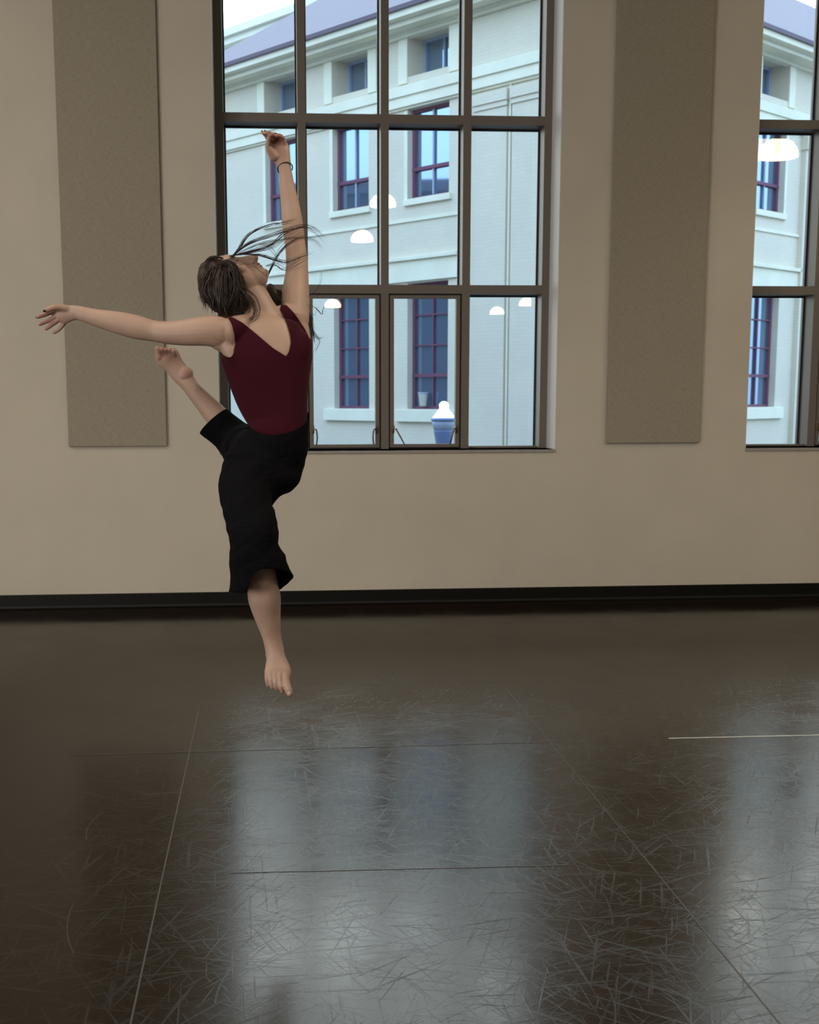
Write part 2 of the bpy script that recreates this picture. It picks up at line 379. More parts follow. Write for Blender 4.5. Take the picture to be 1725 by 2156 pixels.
# ----------------------------------------------------------------- dome lamps of the studio (mirrored in the glass)
def mirrored(px_, py_, z=3.7):          # where a lamp must hang for its mirror image in the glass to stand there
    r_ = ray(px_, py_); q_ = CAM + r_*((z-CAM.z)/r_.z); return q_.x, .87-q_.y, z
def pendant(x, y, z, lab, r=.165, en=55):
    root = tag(empty('pendant_lamp', (x, y, z)), lab, 'ceiling lamp', 'dome lamps hanging from the studio ceiling')
    bm = bmesh.new(); seg = 28
    prof = [(r, 0), (r*.985, r*.22), (r*.9, r*.46), (r*.72, r*.70), (r*.45, r*.88), (r*.16, r*.96)]
    inner = [(p*.96, z_*.96) for p, z_ in reversed(prof)]
    rings = [[bm.verts.new((p*math.cos(2*math.pi*i/seg), p*math.sin(2*math.pi*i/seg), z_)) for i in range(seg)] for p, z_ in prof+inner]
    for A, B in zip(rings, rings[1:]+rings[:1]):
        for i in range(seg): bm.faces.new((A[i], A[(i+1)%seg], B[(i+1)%seg], B[i]))
    bmesh.ops.recalc_face_normals(bm, faces=bm.faces)
    link_mesh('lamp_shade', bm, 'shade_glow', root, True)
    bm = bmesh.new(); lathe(bm, [(r*.20, r*.94), (r*.20, r*1.25), (.012, r*1.4), (.006, r*1.42), (.006, CEIL-z-.03), (.05, CEIL-z-.025), (.05, CEIL-z-.001)], (0,0,0))
    link_mesh('stem', bm, 'lamp_metal', root, True)
    bm = bmesh.new(); bmesh.ops.create_uvsphere(bm, u_segments=16, v_segments=10, radius=.035); bmesh.ops.translate(bm, verts=bm.verts, vec=(0,0,r*.45))
    link_mesh('bulb', bm, 'bulb_glow', root, True)
    l = bpy.data.lights.new('lamp_light', 'SPOT'); l.energy = en*1.2; l.color = WARM; l.spot_size = math.radians(156); l.spot_blend = .35; l.shadow_soft_size = .05
    o = bpy.data.objects.new('lamp_light', l); COL.objects.link(o); o.location = (x, y, z-.02)
for px_, py_, lab, r, en in [(807,434,'white glowing dome lamp mirrored across the middle mullion',.155,60),
             (763,508,'white glowing dome lamp mirrored just right of the raised arm',.165,60),
             (700,648,'small glowing lamp mirrored at the top of the left casement',.21,30),
             (1110,643,'glowing lamp mirrored under the transom at the right edge of the window',.20,30),
             (1047,661,'glowing dome lamp mirrored in the lower right fixed pane',.20,30),
             (1640,331,'large glowing dome lamp mirrored in the window at the right edge',.185,16)]:
    x_, y_, z_ = mirrored(px_, py_)
    pendant(x_, y_, z_, lab, r, en)

# ================================================================= OUTSIDE
T_ = .899
UL = Vector((-math.cos(T_), math.sin(T_), 0)); UR = Vector((math.sin(T_), math.cos(T_), 0))
CO = Vector((5.676, 14.523, 0))
PL, PR = 18.96, 14.72
GZ = -1.2
tag(boxes('ground', [(-60, 70, .5, 90, GZ-.1, GZ)], 'asphalt'), 'street outside the windows', kind='structure')
bld = tag(empty('brick_building', CO), 'cream brick building with moulded cornice and tiled hip roof across the street', 'building')
def face_matrix(u, n):   # local x along the face, local y outward, local z up
    mt = Matrix((u, n, Vector((0,0,1)))).transposed().to_4x4(); return mt
class Face:
    def __init__(s, u, n, dist, flip):
        s.mt = face_matrix(u, n); s.flip = flip; s.d = dist
    def make(s, name, lst, mat, parent=bld, bev=0, parts_local=True):
        bm = bmesh.new()
        for b_ in lst: box(bm, *b_, bev=bev)
        return s.finish(name, bm, mat, parent)
    def finish(s, name, bm, mat, parent=bld, smooth=False):
        if s.flip: bmesh.ops.reverse_faces(bm, faces=bm.faces)
        o = link_mesh(name, bm, mat, parent, smooth)
        if parent is bld: o.matrix_basis = s.mt
        return o
    def z(s, z, p): return 1.5+(z-1.5)*(1-p/s.d)
left = Face(UL, -UR, PL, True); right = Face(UR, -UL, PR, False)
if left.mt.determinant() > 0: left.flip = False
if right.mt.determinant() < 0: right.flip = True
LL, LR = 12.4, 27.0
ROWS = [(8.07, 8.88, .45), (5.60, 7.42, .14), (1.22, 3.87, .16)]
def facade(fc, length, openings, tagname):
    holes = [(a, b, z0, z1) for (a, b) in openings for (z0, z1, r) in ROWS]
    bm = bmesh.new(); holed_wall(bm, 0, length, GZ, 9.1, holes, -.5, 0)
    fc.finish('facade_wall', bm, 'cream_brick')
    # cornice in stepped mouldings
    def crn(p, za, zb): return (-p if True else 0, length+p, -.1, p, fc.z(za, p), fc.z(zb, p))
    cs = [crn(.10, 8.88, 8.98), crn(.16, 8.97, 9.06), crn(.26, 9.05, 9.12), crn(.44, 9.12, 9.27), crn(.52, 9.26, 9.32), crn(.62, 9.31, 9.46)]
    fc.make('cornice', cs, 'facade_stone', bev=.012)
    fc.make('eave_tiles', [(-.66, length+.66, .0, .68, fc.z(9.46,.66), fc.z(9.55,.66))], 'roof_edge')
    fc.make('belt_course', [(-.1, length, 0, .10, fc.z(7.50,.1), fc.z(7.72,.1)), (-.14, length, 0, .14, fc.z(7.72,.14), fc.z(7.93,.14)), (-.05, length, 0, .05, fc.z(7.44,.05), fc.z(7.52,.05))], 'facade_stone', bev=.01)
    o0 = min(a for a, b in openings)-.3; o1 = max(b for a, b in openings)+.3
    fc.make('string_course', [(o0+.0, o1, 0, .035, 5.14, 5.20)], 'facade_stone')
    fc.make('lintel_band', [(o0, o1, 0, .06, 3.90, 4.34), (o0-.02, o1+.02, 0, .12, 4.34, 4.42)], 'facade_stone', bev=.01)
    for (a, b) in openings:
        for ri, (z0, z1, r) in enumerate(ROWS):
            fr = fc.make('window_frame', [(a, a+.07, -r-.08, -r, z0, z1), (b-.07, b, -r-.08, -r, z0, z1), (a, b, -r-.08, -r+.003, z0, z0+.06), (a, b, -r-.08, -r+.003, z1-.06, z1)] + ([] if ri == 0 else [(a, b, -r-.07, -r+.01, z0+(z1-z0)*(.34 if ri == 1 else .27)-.035, z0+(z1-z0)*(.34 if ri == 1 else .27)+.035)]), 'red_sash' if ri else 'lamp_grey')
            mid = (a+b)/2
            bars = [(mid-.018, mid+.018, -r-.05, -r-.01, z0, z1)]
            if ri == 2: bars += [(a, b, -r-.05, -r-.012, z0+(z1-z0)*k-.015, z0+(z1-z0)*k+.015) for k in (.51, .75)]
            g_ = fc.make('glazing_bar', bars, 'red_sash' if ri == 2 else 'lamp_grey')
            fc.make('window_pane', [(a+.03, b-.03, -r-.075, -r-.06, z0+.03, z1-.03)], 'far_glass')
            if ri == 1: fc.make('window_sill', [(a-.08, b+.08, -.1, .07, z0-.13, z0)], 'facade_stone', bev=.01)
            if ri == 2: fc.make('window_sill', [(a-.32, b+.30, -.1, .09, z0-.27, z0-.01)], 'facade_stone', bev=.01)
        for (sa, sb) in ((b, b+.26), (a-.26, a)): fc.make('window_surround', [(sa, sb, 0, .03, 7.95, 8.86)], 'facade_stone')
        fc.make('window_surround', [(b, b+.10, 0, .015, 5.6, 7.4)], 'facade_stone')
facade(left, LL, [(3.06, 4.25), (5.45, 6.62), (7.86, 9.03)], 'left')
facade(right, LR, [(4.2, 5.4), (6.72, 7.93), (9.9, 11.1), (12.4, 13.6), (14.9, 16.1)], 'right')
left.make('pilaster', [(.05, 1.36, 0, .05, GZ, 7.05), (.0, 1.37, 0, .08, 7.05, 7.15), (.0, 1.385, 0, .11, 7.15, 7.36)], 'cream_brick')
left.make('pilaster', [(1.50, 2.32, 0, .05, GZ, 7.05), (1.48, 2.35, 0, .08, 7.05, 7.15), (1.46, 2.37, 0, .11, 7.15, 7.36)], 'cream_brick')
bm = bmesh.new(); lathe(bm, [(.022, GZ), (.022, 7.44)], (1.43, .025, 0), 10); left.finish('downpipe', bm, 'facade_stone')
right.make('pilaster', [(8.66, 9.6, 0, .12, GZ, 7.1), (8.62, 9.64, 0, .17, 7.1, 7.42)], 'cream_brick')
right.make('pilaster', [(.05, 1.3, 0, .10, GZ, 7.1), (.0, 1.33, 0, .18, 7.1, 7.42)], 'cream_brick')
# hip roof
def loc2(u, v, z): return UL*u + UR*v + Vector((0,0,z))
ze = 9.22; sl = math.tan(math.radians(35)); ap = 6.2; zt = ze+sl*(ap+.6)
def roofpoly(name, pts, ux):
    n_ = (pts[1]-pts[0]).cross(pts[2]-pts[0]).normalized()
    if n_.z < 0: pts = pts[::-1]; n_ = -n_
    xa = ux.normalized(); ya = n_.cross(xa)
    mt = Matrix((xa, ya, n_)).transposed().to_4x4(); inv = mt.inverted()
    bm = bmesh.new(); top = [bm.verts.new(inv @ p) for p in pts]; bot = [bm.verts.new(inv @ p - Vector((0,0,.12))) for p in pts]
    bm.faces.new(top); bm.faces.new(bot[::-1])
    for i in range(len(pts)): bm.faces.new((top[i], bot[i], bot[(i+1)%len(pts)], top[(i+1)%len(pts)]))
    bmesh.ops.recalc_face_normals(bm, faces=bm.faces)
    o = link_mesh(name, bm, 'roof_tile', bld); o.matrix_basis = mt; return o
roofpoly('roof_slope', [loc2(-.6,-.6,ze), loc2(13.0,-.6,ze), loc2(ap,ap,zt)], UL)
roofpoly('roof_slope', [loc2(-.6,-.6,ze), loc2(-.6,LR+.6,ze), loc2(ap,LR-ap,zt), loc2(ap,ap,zt)], UR)
roofpoly('roof_slope', [loc2(13.0,-.6,ze), loc2(13.0,LR+.6,ze), loc2(ap,LR-ap,zt), loc2(ap,ap,zt)], UR)
# back side walls so that the building is closed
bm = bmesh.new(); box(bm, LL-.4, LL, -LR, -.5, GZ, 9.1)
left.finish('side_wall', bm, 'cream_brick')

# distant pale building behind it
p_ = CO + UL*25 + UR*14
fb = tag(empty('distant_building', (p_.x, p_.y, GZ)), 'pale distant building with flat roof edge beyond the tiled roof', 'building')
mt = face_matrix(UL, -UR).to_3x3().to_4x4(); fb.rotation_euler = mt.to_euler()
def fbx(name, lst, mat):
    bm = bmesh.new()
    for b_ in lst: box(bm, *b_)
    return link_mesh(name, bm, mat, fb)
fb.rotation_euler = (0, 0, math.atan2(UL.y, UL.x))
fbx('wall', [(-10, 14, -9, 0, 0, 17.2)], 'pale_wall')
fbx('roof_edge', [(-10.4, 14.4, -.3, .5, 17.2, 17.45), (-10.6, 14.6, -.3, .7, 17.45, 17.75)], 'pale_wall')

# a darker block down the street; the upper panes mirror its skyline
sb_ = tag(empty('street_block', (-44, 18, GZ)), 'dark block down the street, mirrored in the lower panes of the brick building', 'building')
bm = bmesh.new(); box(bm, -8, 8, -22, 30, 0, 13.2); o = link_mesh('block_wall', bm, 'outer_brick', sb_)
bm = bmesh.new(); box(bm, -8.4, 8.4, -22.4, 30.4, 13.2, 13.8); o = link_mesh('parapet', bm, 'roof_edge', sb_)
# street lamp
lp = at_depth(935, 880, 20.0)
sl_ = tag(empty('street_lamp', (lp.x, lp.y, GZ)), 'grey street lamp with pale cone cap outside the middle casement', 'street lamp')
zb = lp.z-GZ
def lt(name, prof, mat): 
    bm = bmesh.new(); lathe(bm, prof, (0,0,0), 28); return link_mesh(name, bm, mat, sl_, True)
lt('post', [(.14,0),(.14,.25),(.08,.35),(.06,zb-.62),(.09,zb-.50)], 'lamp_grey')
lt('pot', [(.09,zb-.50),(.13,zb-.42),(.165,zb-.22),(.17,zb-.20)], 'lamp_pot')
lt('globe', [(.165,zb-.20),(.19,zb-.10),(.195,zb-.04)], 'lamp_grey')
lt('collar', [(.205,zb-.05),(.215,zb-.03),(.205,zb+.0)], 'lamp_pot')
lt('cap', [(.19,zb+.0),(.14,zb+.07),(.085,zb+.13),(.075,zb+.17),(.085,zb+.21),(.06,zb+.25),(.02,zb+.27)], 'street_glow')
# white bucket standing in the building's lower window
bp = CO + UL*3.86 - (-UR)*.05 ; bp = CO + UL*3.83 + UR*(-.0)
bq = tag(empty('bucket', (bp.x+UR.x*.06, bp.y+UR.y*.06, 1.285)), 'small white bucket standing on the lower window ledge across the street', 'bucket')
bm = bmesh.new(); lathe(bm, [(.07,0),(.10,.26),(.108,.27),(.108,.29),(.098,.29),(.068,.01)], (0,0,0), 20); link_mesh('bucket_body', bm, 'white_paint', bq, True)
bm = bmesh.new(); lathe(bm, [(.111,.262),(.114,.275),(.111,.288)], (0,0,0), 20); link_mesh('rim', bm, 'lamp_grey', bq, True)

# ================================================================= DANCER
D0 = 4.3
def P3(x, y, dd=0.0): return at_depth(x, y, D0+dd)
def catmull(pts, sub):
    out = []; n_ = len(pts)
    if n_ == 2: 
        return [[pts[0][k]+(pts[1][k]-pts[0][k])*i/sub for k in range(len(pts[0]))] for i in range(sub+1)]
    for i in range(n_-1):
        p0 = pts[max(i-1,0)]; p1 = pts[i]; p2 = pts[i+1]; p3 = pts[min(i+2,n_-1)]
        for s_ in range(sub):
            t = s_/sub
            out.append([.5*((2*p1[k])+(-p0[k]+p2[k])*t+(2*p0[k]-5*p1[k]+4*p2[k]-p3[k])*t*t+(-p0[k]+3*p1[k]-3*p2[k]+p3[k])*t**3) for k in range(len(p1))])
    out.append(list(pts[-1])); return out
def norm_pts(pts):
    r = []
    for p in pts:
        p = list(p)
        if len(p) == 4: p = [p[0], p[1], p[2], p[3], p[3]]
        r.append([float(v) for v in p])
    return r
def tube(bm, pts, seg=20, sub=4, infl=0.0, cap=True, metric=None):
    """pts: x, y (photograph pixels), dd (metres behind the torso plane), half-width px[, half-depth px]"""
    P = catmull(norm_pts(pts), sub)
    pos = [P3(p[0], p[1], p[2]) for p in P]; n_ = len(pos)
    ra = [p[3]*(D0+p[2])/F+infl for p in P]; rb = [p[4]*(D0+p[2])/F+infl for p in P]
    prevA = None; rings = []
    frames = []
    for i in range(n_):
        t = (pos[min(i+1,n_-1)]-pos[max(i-1,0)]).normalized()
        v = (pos[i]-CAM).normalized(); a = t.cross(v)
        if a.length < .25 and prevA is not None: a = prevA - t*prevA.dot(t)
        a.normalize()
        if prevA is not None and a.dot(prevA) < 0: a = -a
        prevA = a; b = a.cross(t).normalized(); frames.append((t, a, b))
    def ring(c, a, b, r1, r2): return [bm.verts.new(c+a*(r1*math.cos(2*math.pi*k/seg))+b*(r2*math.sin(2*math.pi*k/seg))) for k in range(seg)]
    if cap:
        t, a, b = frames[0]; r = min(ra[0], rb[0])
        for k in (.97, .8, .5): rings.append(ring(pos[0]-t*r*k, a, b, ra[0]*math.sqrt(1-k*k), rb[0]*math.sqrt(1-k*k)))
    for i in range(n_):
        t, a, b = frames[i]; rings.append(ring(pos[i], a, b, ra[i], rb[i]))
    if cap:
        t, a, b = frames[-1]; r = min(ra[-1], rb[-1])
        for k in (.5, .8, .97): rings.append(ring(pos[-1]+t*r*k, a, b, ra[-1]*math.sqrt(1-k*k), rb[-1]*math.sqrt(1-k*k)))
    for A, B in zip(rings, rings[1:]):
        for k in range(seg): bm.faces.new((A[k], A[(k+1)%seg], B[(k+1)%seg], B[k]))
    bm.faces.new(rings[0][::-1]); bm.faces.new(rings[-1])
def blob(bm, x, y, dd, rx, ry, rz, rot=0, infl=0):
    s_ = (D0+dd)/F; c = P3(x, y, dd); vs = bmesh.ops.create_uvsphere(bm, u_segments=20, v_segments=14, radius=1)['verts']
    ca, sa = math.cos(rot), math.sin(rot); A = RX*ca+RD*sa; B = -RX*sa+RD*ca
    for v in vs: v.co = c + A*(v.co.x*(rx*s_+infl)) + B*(v.co.y*(ry*s_+infl)) + RF*(v.co.z*(rz*s_+infl))

# head frame
HO = P3(497, 590, .03)
HC = (RX*-.925+RD*-.38+RF*.10).normalized()                 # towards the crown
HF = (RX*.37+RD*-.90+RF*-.24); HF = (HF-HC*HF.dot(HC)).normalized()   # where the face looks
HS = HF.cross(HC).normalized()
def H3(a, b, c): return HO+HS*a+HF*b+HC*c
def hblob(bm, a, b, c, ra, rb, rc, tilt=0):
    vs = bmesh.ops.create_uvsphere(bm, u_segments=20, v_segments=14, radius=1)['verts']
    cc = H3(a, b, c); ct, st = math.cos(tilt), math.sin(tilt)
    F2 = HF*ct+HC*st; C2 = -HF*st+HC*ct
    for v in vs: v.co = cc+HS*(v.co.x*ra)+F2*(v.co.y*rb)+C2*(v.co.z*rc)

def torso(bm, infl=0):
    tube(bm, [(572,985,.02,52,48),(586,940,.01,62,50),(584,905,0,60,46),(583.5,880,0,62.5,43),(573,832,0,75.5,46),(566,785,0,86.5,52),(562,748,0,94,54),(556,715,0,82,50),(550,690,.01,66,42),(550,670,.02,40,34)], 32, 4, infl)
    tube(bm, [(482,700,-.05,30,27),(505,690,-.04,27,26),(535,683,0,24,24),(575,672,.03,24,24),(606,668,.06,28,26),(622,668,.07,27,27)], 20, 4, infl)
    blob(bm, 620, 738, -.020, 34, 44, 24, .2, infl)
    blob(bm, 548, 752, -.038, 46, 44, 28, 0, infl)
    tube(bm, [(470,712,-.04,18,18),(484,738,-.04,17,24),(498,775,-.02,16,26)], 16, 3, infl)
    tube(bm, [(626,690,.07,24,24),(634,730,.04,22,28),(632,780,.02,20,26)], 16, 3, infl)

def body_volume(bm):
    torso(bm)
    # neck
    tube(bm, [(524,612,.03,30,30),(541,628,.02,27,28),(551,648,.015,28.5,30),(560,672,.02,38,34)], 24, 3)
    # head
    hblob(bm, 0,-.016,.034, .074,.092,.084)
    hblob(bm, 0,.012,-.030, .060,.060,.070)
    hblob(bm, 0,.034,-.060, .044,.040,.048)
    hblob(bm, 0,.050,.000, .036,.030,.046); hblob(bm, 0,.058,-.018, .020,.026,.030)
    hblob(bm, 0,.056,-.088, .020,.018,.018)                 # chin
    hblob(bm, 0,.050,.036, .055,.027,.040)                  # forehead
    for s_ in (-1, 1):
        hblob(bm, s_*.036,.043,-.018, .024,.024,.026)       # cheekbone
        hblob(bm, s_*.030,.062,.030, .022,.012,.008)        # brow
        hblob(bm, s_*.031,.059,.011, .015,.010,.010)        # closed eye
        hblob(bm, s_*.011,.077,-.038, .008,.008,.007)       # nostril wing
        hblob(bm, s_*.068,-.008,-.006, .008,.014,.022)       # ear
    for k in range(9):
        t = k/8; hblob(bm, 0, .068+.030*t**1.15, .022-.062*t, .0085+.0035*t, .010, .009)
    hblob(bm, 0,.094,-.042, .011,.011,.010); hblob(bm, 0,.074,-.046, .010,.018,.010); hblob(bm, 0,.066,-.064, .022,.014,.018)
    hblob(bm, 0,.071,-.058, .019,.011,.0065); hblob(bm, 0,.067,-.070, .017,.011,.0065)   # lips
    # arm reaching out to the side
    tube(bm, [(476,704,-.045,30,24),(458,699,-.055,33,29),(431,697,-.06,31,27),(390,700,-.05,27.5,25),(353,700.5,-.04,24,23),(322,696.5,-.03,22,21.5),(288,689,-.03,25,22),(251,680,-.03,23.5,20),(213,671.5,-.03,19.5,17),(186,664.5,-.03,16.5,14),(164,658,-.03,14.8,11)], 22, 4)
    tube(bm, [(466,716,-.04,25,24),(481,732,-.025,17,22)], 16, 3)
    # its hand
    tube(bm, [(164,658,-.03,14.8,11),(150,659,-.03,16.5,9.5),(136,661,-.03,19.5,8.5),(126,660,-.03,16,7.5)], 18, 4)
    tube(bm, [(124,650,-.03,6.6,6.6),(110,656.5,-.036,5.3,5.3),(94,662.8,-.046,4.9,4.9),(80.5,667.3,-.052,4.3,4.3)], 12, 3)
    tube(bm, [(125,662,-.028,6.0,6.0),(109,671,-.025,5.0,5.0),(95,678,-.026,4.7,4.7),(84,682.5,-.028,4.2,4.2)], 12, 3)
    tube(bm, [(129,669,-.025,6.0,6.0),(115,679.5,-.022,5.0,5.0),(104,687.5,-.026,4.6,4.6),(97,692,-.032,4.2,4.2)], 12, 3)
    tube(bm, [(137,676,-.02,5.8,5.8),(129.5,688,-.012,4.6,4.6),(121.5,696,-.006,4.2,4.2),(113.5,700,-.004,3.8,3.8)], 12, 3)
    tube(bm, [(140,650,-.04,8,8),(124,646.5,-.055,7.4,7),(110,648.5,-.065,6.0,6),(97,654.5,-.070,5.0,5)], 12, 3)
    # raised arm
    tube(bm, [(622,676,.07,29,26),(622.5,640,.09,29.5,26),(623,610,.10,28,25),(625.5,570,.11,24,22),(624.5,540,.11,22.5,21),(621,512,.11,21.5,20),(616,470,.10,22,19.5),(610,425,.09,19,17),(605,395,.08,16.5,15),(602,368,.07,14,12),(600,354,.065,13.6,11)], 22, 4)
    # raised hand, palm to the viewer, fingers curling over
    tube(bm, [(600,354,.065,13.6,11),(595,337,.06,18,10),(588.5,320,.055,22.5,9.5),(584.5,305,.05,21.5,8.5),(583,298,.045,18,7)], 20, 4)
    tube(bm, [(598,303,.045,6.2,6.2),(596,293,.03,5.5,5.5),(590,286.5,.01,5.0,5),(583,285.5,-.008,4.5,4.5)], 12, 3)
    tube(bm, [(589,300,.045,6.4,6.4),(585,289,.03,5.6,5.6),(578,283.5,.008,5.1,5.1),(571.5,283.5,-.012,4.6,4.6)], 12, 3)
    tube(bm, [(579,300,.045,6.4,6.4),(574,288,.03,5.6,5.6),(567,281,.01,5.0,5),(560.5,279.5,-.008,4.5,4.5)], 12, 3)
    tube(bm, [(570,306,.04,6.0,6.4),(565.5,294,.03,5.4,5.4),(560,284.5,.015,4.8,4.8),(554,279.5,.0,4.1,4.1)], 12, 3)
    tube(bm, [(577,330,.045,10,9),(569,317,.03,8,7.5),(564.5,306,.018,6.0,6),(566,294,.006,5.2,5.2),(569,286,-.006,4.4,4.4)], 14, 3)
    # hips and standing (leading) leg
    tube(bm, [(560,960,0,52,46),(535,1010,-.05,44,40),(528,1070,-.14,38,38),(538,1130,-.21,33,34),(545,1185,-.20,33,33),(553,1234,-.16,33,31),(557,1260,-.15,34.5,31),(562,1290,-.13,29.5,28),(567.5,1317,-.12,24,23),(572.5,1341,-.11,19.8,20),(577.5,1364,-.105,19.5,21),(581,1383,-.11,20,20),(584,1404,-.13,26,15),(585,1415,-.148,28.4,12),(584.5,1424,-.157,26.5,7)], 26, 4)
    blob(bm, 566, 1378, -.10, 7, 10, 11); blob(bm, 591.5, 1367, -.105, 7, 9, 11)     # ankle bones
    tube(bm, [(601,1424,-.16,8.5,9),(604.5,1442,-.175,8.0,8),(608,1453,-.18,8.2,8),(609.8,1461.5,-.182,7.4,6.5)], 14, 3)
    tube(bm, [(588.5,1420,-.162,5.2,7.5),(591.5,1445,-.175,4.7,6),(593.8,1455.5,-.17,4.8,5.2)], 12, 3)
    tube(bm, [(578.5,1418,-.159,4.9,7),(580.7,1438,-.170,4.4,6),(583,1450,-.166,4.3,5)], 12, 3)
    tube(bm, [(568.5,1416,-.157,4.8,7),(570.8,1434,-.167,4.3,6),(573,1447.5,-.162,4.2,5)], 12, 3)
    tube(bm, [(561.5,1418,-.153,4.2,6),(561.5,1430,-.162,4.3,6),(564,1443,-.156,4.0,4.8)], 12, 3)
    # trailing leg, shin up behind, sole to the viewer
    tube(bm, [(545,950,.05,44,44),(530,955,.22,42,42),(514,945,.37,36,36),(482,907,.375,28,28),(457,877,.37,25,26),(430,847,.36,21,22),(411,826,.35,18,19),(402,815,.345,17,18),(393,802,.34,18.5,17)], 24, 4)
    blob(bm, 390.5, 788, .330, 16.2, 17.5, 16, .6)
    tube(bm, [(395,806,.34,17,16),(382,789,.335,20.5,14),(366,769,.325,21.5,12),(354,753,.315,26,12),(350,746,.31,25,9)], 22, 4)
    tube(bm, [(336,752,.305,9,9),(333.5,741,.298,7.2,8),(332,734.5,.292,6.6,7)], 14, 3)
    for (bx, by, tx, ty, r) in [(346,744,342.5,735,5.3),(353,744,350.5,736,5.0),(361,745,358,736.5,4.8),(369,748,366,739,4.6)]:
        tube(bm, [(bx,by,.305,r,r),((bx+tx)/2,(by+ty)/2,.296,r-.2,r),(tx,ty,.288,r-.3,r)], 12, 3)

def remeshed(build, voxel, smooth_it=3, fac=.5):
    bm = bmesh.new(); build(bm); bmesh.ops.recalc_face_normals(bm, faces=bm.faces)
    me = bpy.data.meshes.new('tmp'); bm.to_mesh(me); bm.free()
    o = bpy.data.objects.new('tmp', me); COL.objects.link(o)
    md = o.modifiers.new('r', 'REMESH'); md.mode = 'VOXEL'; md.voxel_size = voxel
    if smooth_it:
        ms = o.modifiers.new('s', 'SMOOTH'); ms.iterations = smooth_it; ms.factor = fac
    dg = bpy.context.evaluated_depsgraph_get(); dg.update()
    me2 = bpy.data.meshes.new_from_object(o.evaluated_get(dg))
    bpy.data.objects.remove(o); bpy.data.meshes.remove(me)
    b2 = bmesh.new(); b2.from_mesh(me2); bpy.data.meshes.remove(me2); return b2
def pix(p):
    v = p-CAM; d = v.dot(RF); return PX+F*v.dot(RX)/d, PY+F*v.dot(RD)/d
def poly_sd(x, y, poly):
    """signed distance in px (positive inside) and nearest boundary point"""
    best = 1e9; bp_ = None; inside = False; n_ = len(poly)
    for i in range(n_):
        x1, y1 = poly[i]; x2, y2 = poly[(i+1)%n_]
        if (y1 > y) != (y2 > y) and x < (x2-x1)*(y-y1)/(y2-y1)+x1: inside = not inside
        dx, dy = x2-x1, y2-y1; t = max(0, min(1, ((x-x1)*dx+(y-y1)*dy)/(dx*dx+dy*dy)))
        qx, qy = x1+t*dx, y1+t*dy; dd = (x-qx)**2+(y-qy)**2
        if dd < best: best = dd; bp_ = (qx, qy)
    return (1 if inside else -1)*math.sqrt(best), bp_
def trim(bm, poly):
    """cut a garment along its seam lines; edge vertices are moved onto the seam"""
    sd = {}
    for v in bm.verts:
        x, y = pix(v.co); sd[v] = (*poly_sd(x, y, poly), x, y)
    bmesh.ops.delete(bm, geom=[f for f in bm.faces if sum(1 for v in f.verts if sd[v][0] > 0) < 2], context='FACES')
    for v in list(bm.verts):
        if not v.link_faces: bm.verts.remove(v); continue
        if any(e_.is_boundary for e_ in v.link_edges):
            s_, q_, x, y = sd[v]
            if abs(s_) < 6:
                d = (v.co-CAM).dot(RF); v.co = v.co + RX*((q_[0]-x)/F*d) + RD*((q_[1]-y)/F*d)

person = tag(empty('person', (P3(560, 930).x, P3(560, 930).y, 0)), 'barefoot dancer leaping with head thrown back, burgundy leotard and wide black cropped trousers', 'person')
def child(o, name=None):
    o.parent = person; o.matrix_parent_inverse = Matrix.Translation(person.location).inverted(); return o
bm = remeshed(body_volume, .0028, 4, .5)
me = bpy.data.meshes.new('body'); bm.to_mesh(me); bm.free()
at_ = me.attributes.new('flush', 'FLOAT', 'POINT')
spots = [(585,290,22,.95),(575,283,16,.9),(588,318,24,.45),(90,672,30,.75),(110,680,26,.65),(392,786,14,.45),(345,740,20,.8),(360,752,18,.55),(608,1464,9,.6),(594,1457,8,.6),(580,1451,10,.35),(546,547,9,.4),(523,575,16,.18)]
vals = []
for v in me.vertices:
    x, y = pix(v.co); f_ = 0
    for (sx0, sy0, r, k) in spots:
        d = math.hypot(x-sx0, y-sy0)/r
        if d < 1.5: f_ = max(f_, k*math.exp(-d*d*1.2))
    vals.append(f_)
at_.data.foreach_set('value', vals)
for p in me.polygons: p.use_smooth = True
me.materials.append(M['skin'].m); body = bpy.data.objects.new('body', me); COL.objects.link(body); child(body)

# leotard
bm = remeshed(lambda b: torso(b, .0042), .004, 4, .5)
LEO = [(477,664),(488.6,684),(493.5,704),(495.5,723),(493.5,742),(487,752),(478,752),(462,744),(430,760),(440,893),(522,896),(585,950),(646,890),(700,884),(700,740),(652,712),(642,692),(630,674),(619,658),(603,642),(592,641),(590,652),(595,661),(604.5,682),(611,704),(613,721),(609.4,739),(602.6,750),(575,733),(552,713.5),(526.6,692),(511,679.4),(491.6,668.7)]
trim(bm, LEO)
child(link_mesh('leotard', bm, 'leotard_knit', None, True))

# trousers
def trousers(bm):
    tube(bm, [(584,864,0,66,53),(586,905,0,63,53),(583,935,.0,66,56),(562,970,0,78,56),(545,1000,-.03,74,56),(536,1024,-.05,58,52)], 30, 4, .003)
    tube(bm, [(612,868,.01,34,44),(608,900,.01,34,46),(608,940,.0,34,46),(590,975,-.01,34,44),(566,1008,-.03,28,40)], 20, 4, .002)
    tube(bm, [(525,985,-.03,60,54),(518,1030,-.08,58,52),(521,1065,-.14,54,50),(528,1100,-.19,53.5,50),(535,1130,-.22,53,50),(536,1152,-.225,52,49),(542,1180,-.225,58,50),(548,1212,-.22,66,52),(552,1245,-.21,74,56),(555,1275,-.20,78,58)], 32, 4)
    tube(bm, [(548,945,.04,50,50),(532,952,.18,48,48),(508,938,.34,46,46),(484,916,.365,40,42),(464,899,.365,39,42),(446,883,.365,39.5,42),(430,866,.365,40,42)], 28, 4)
bm = remeshed(trousers, .0045, 5, .5)
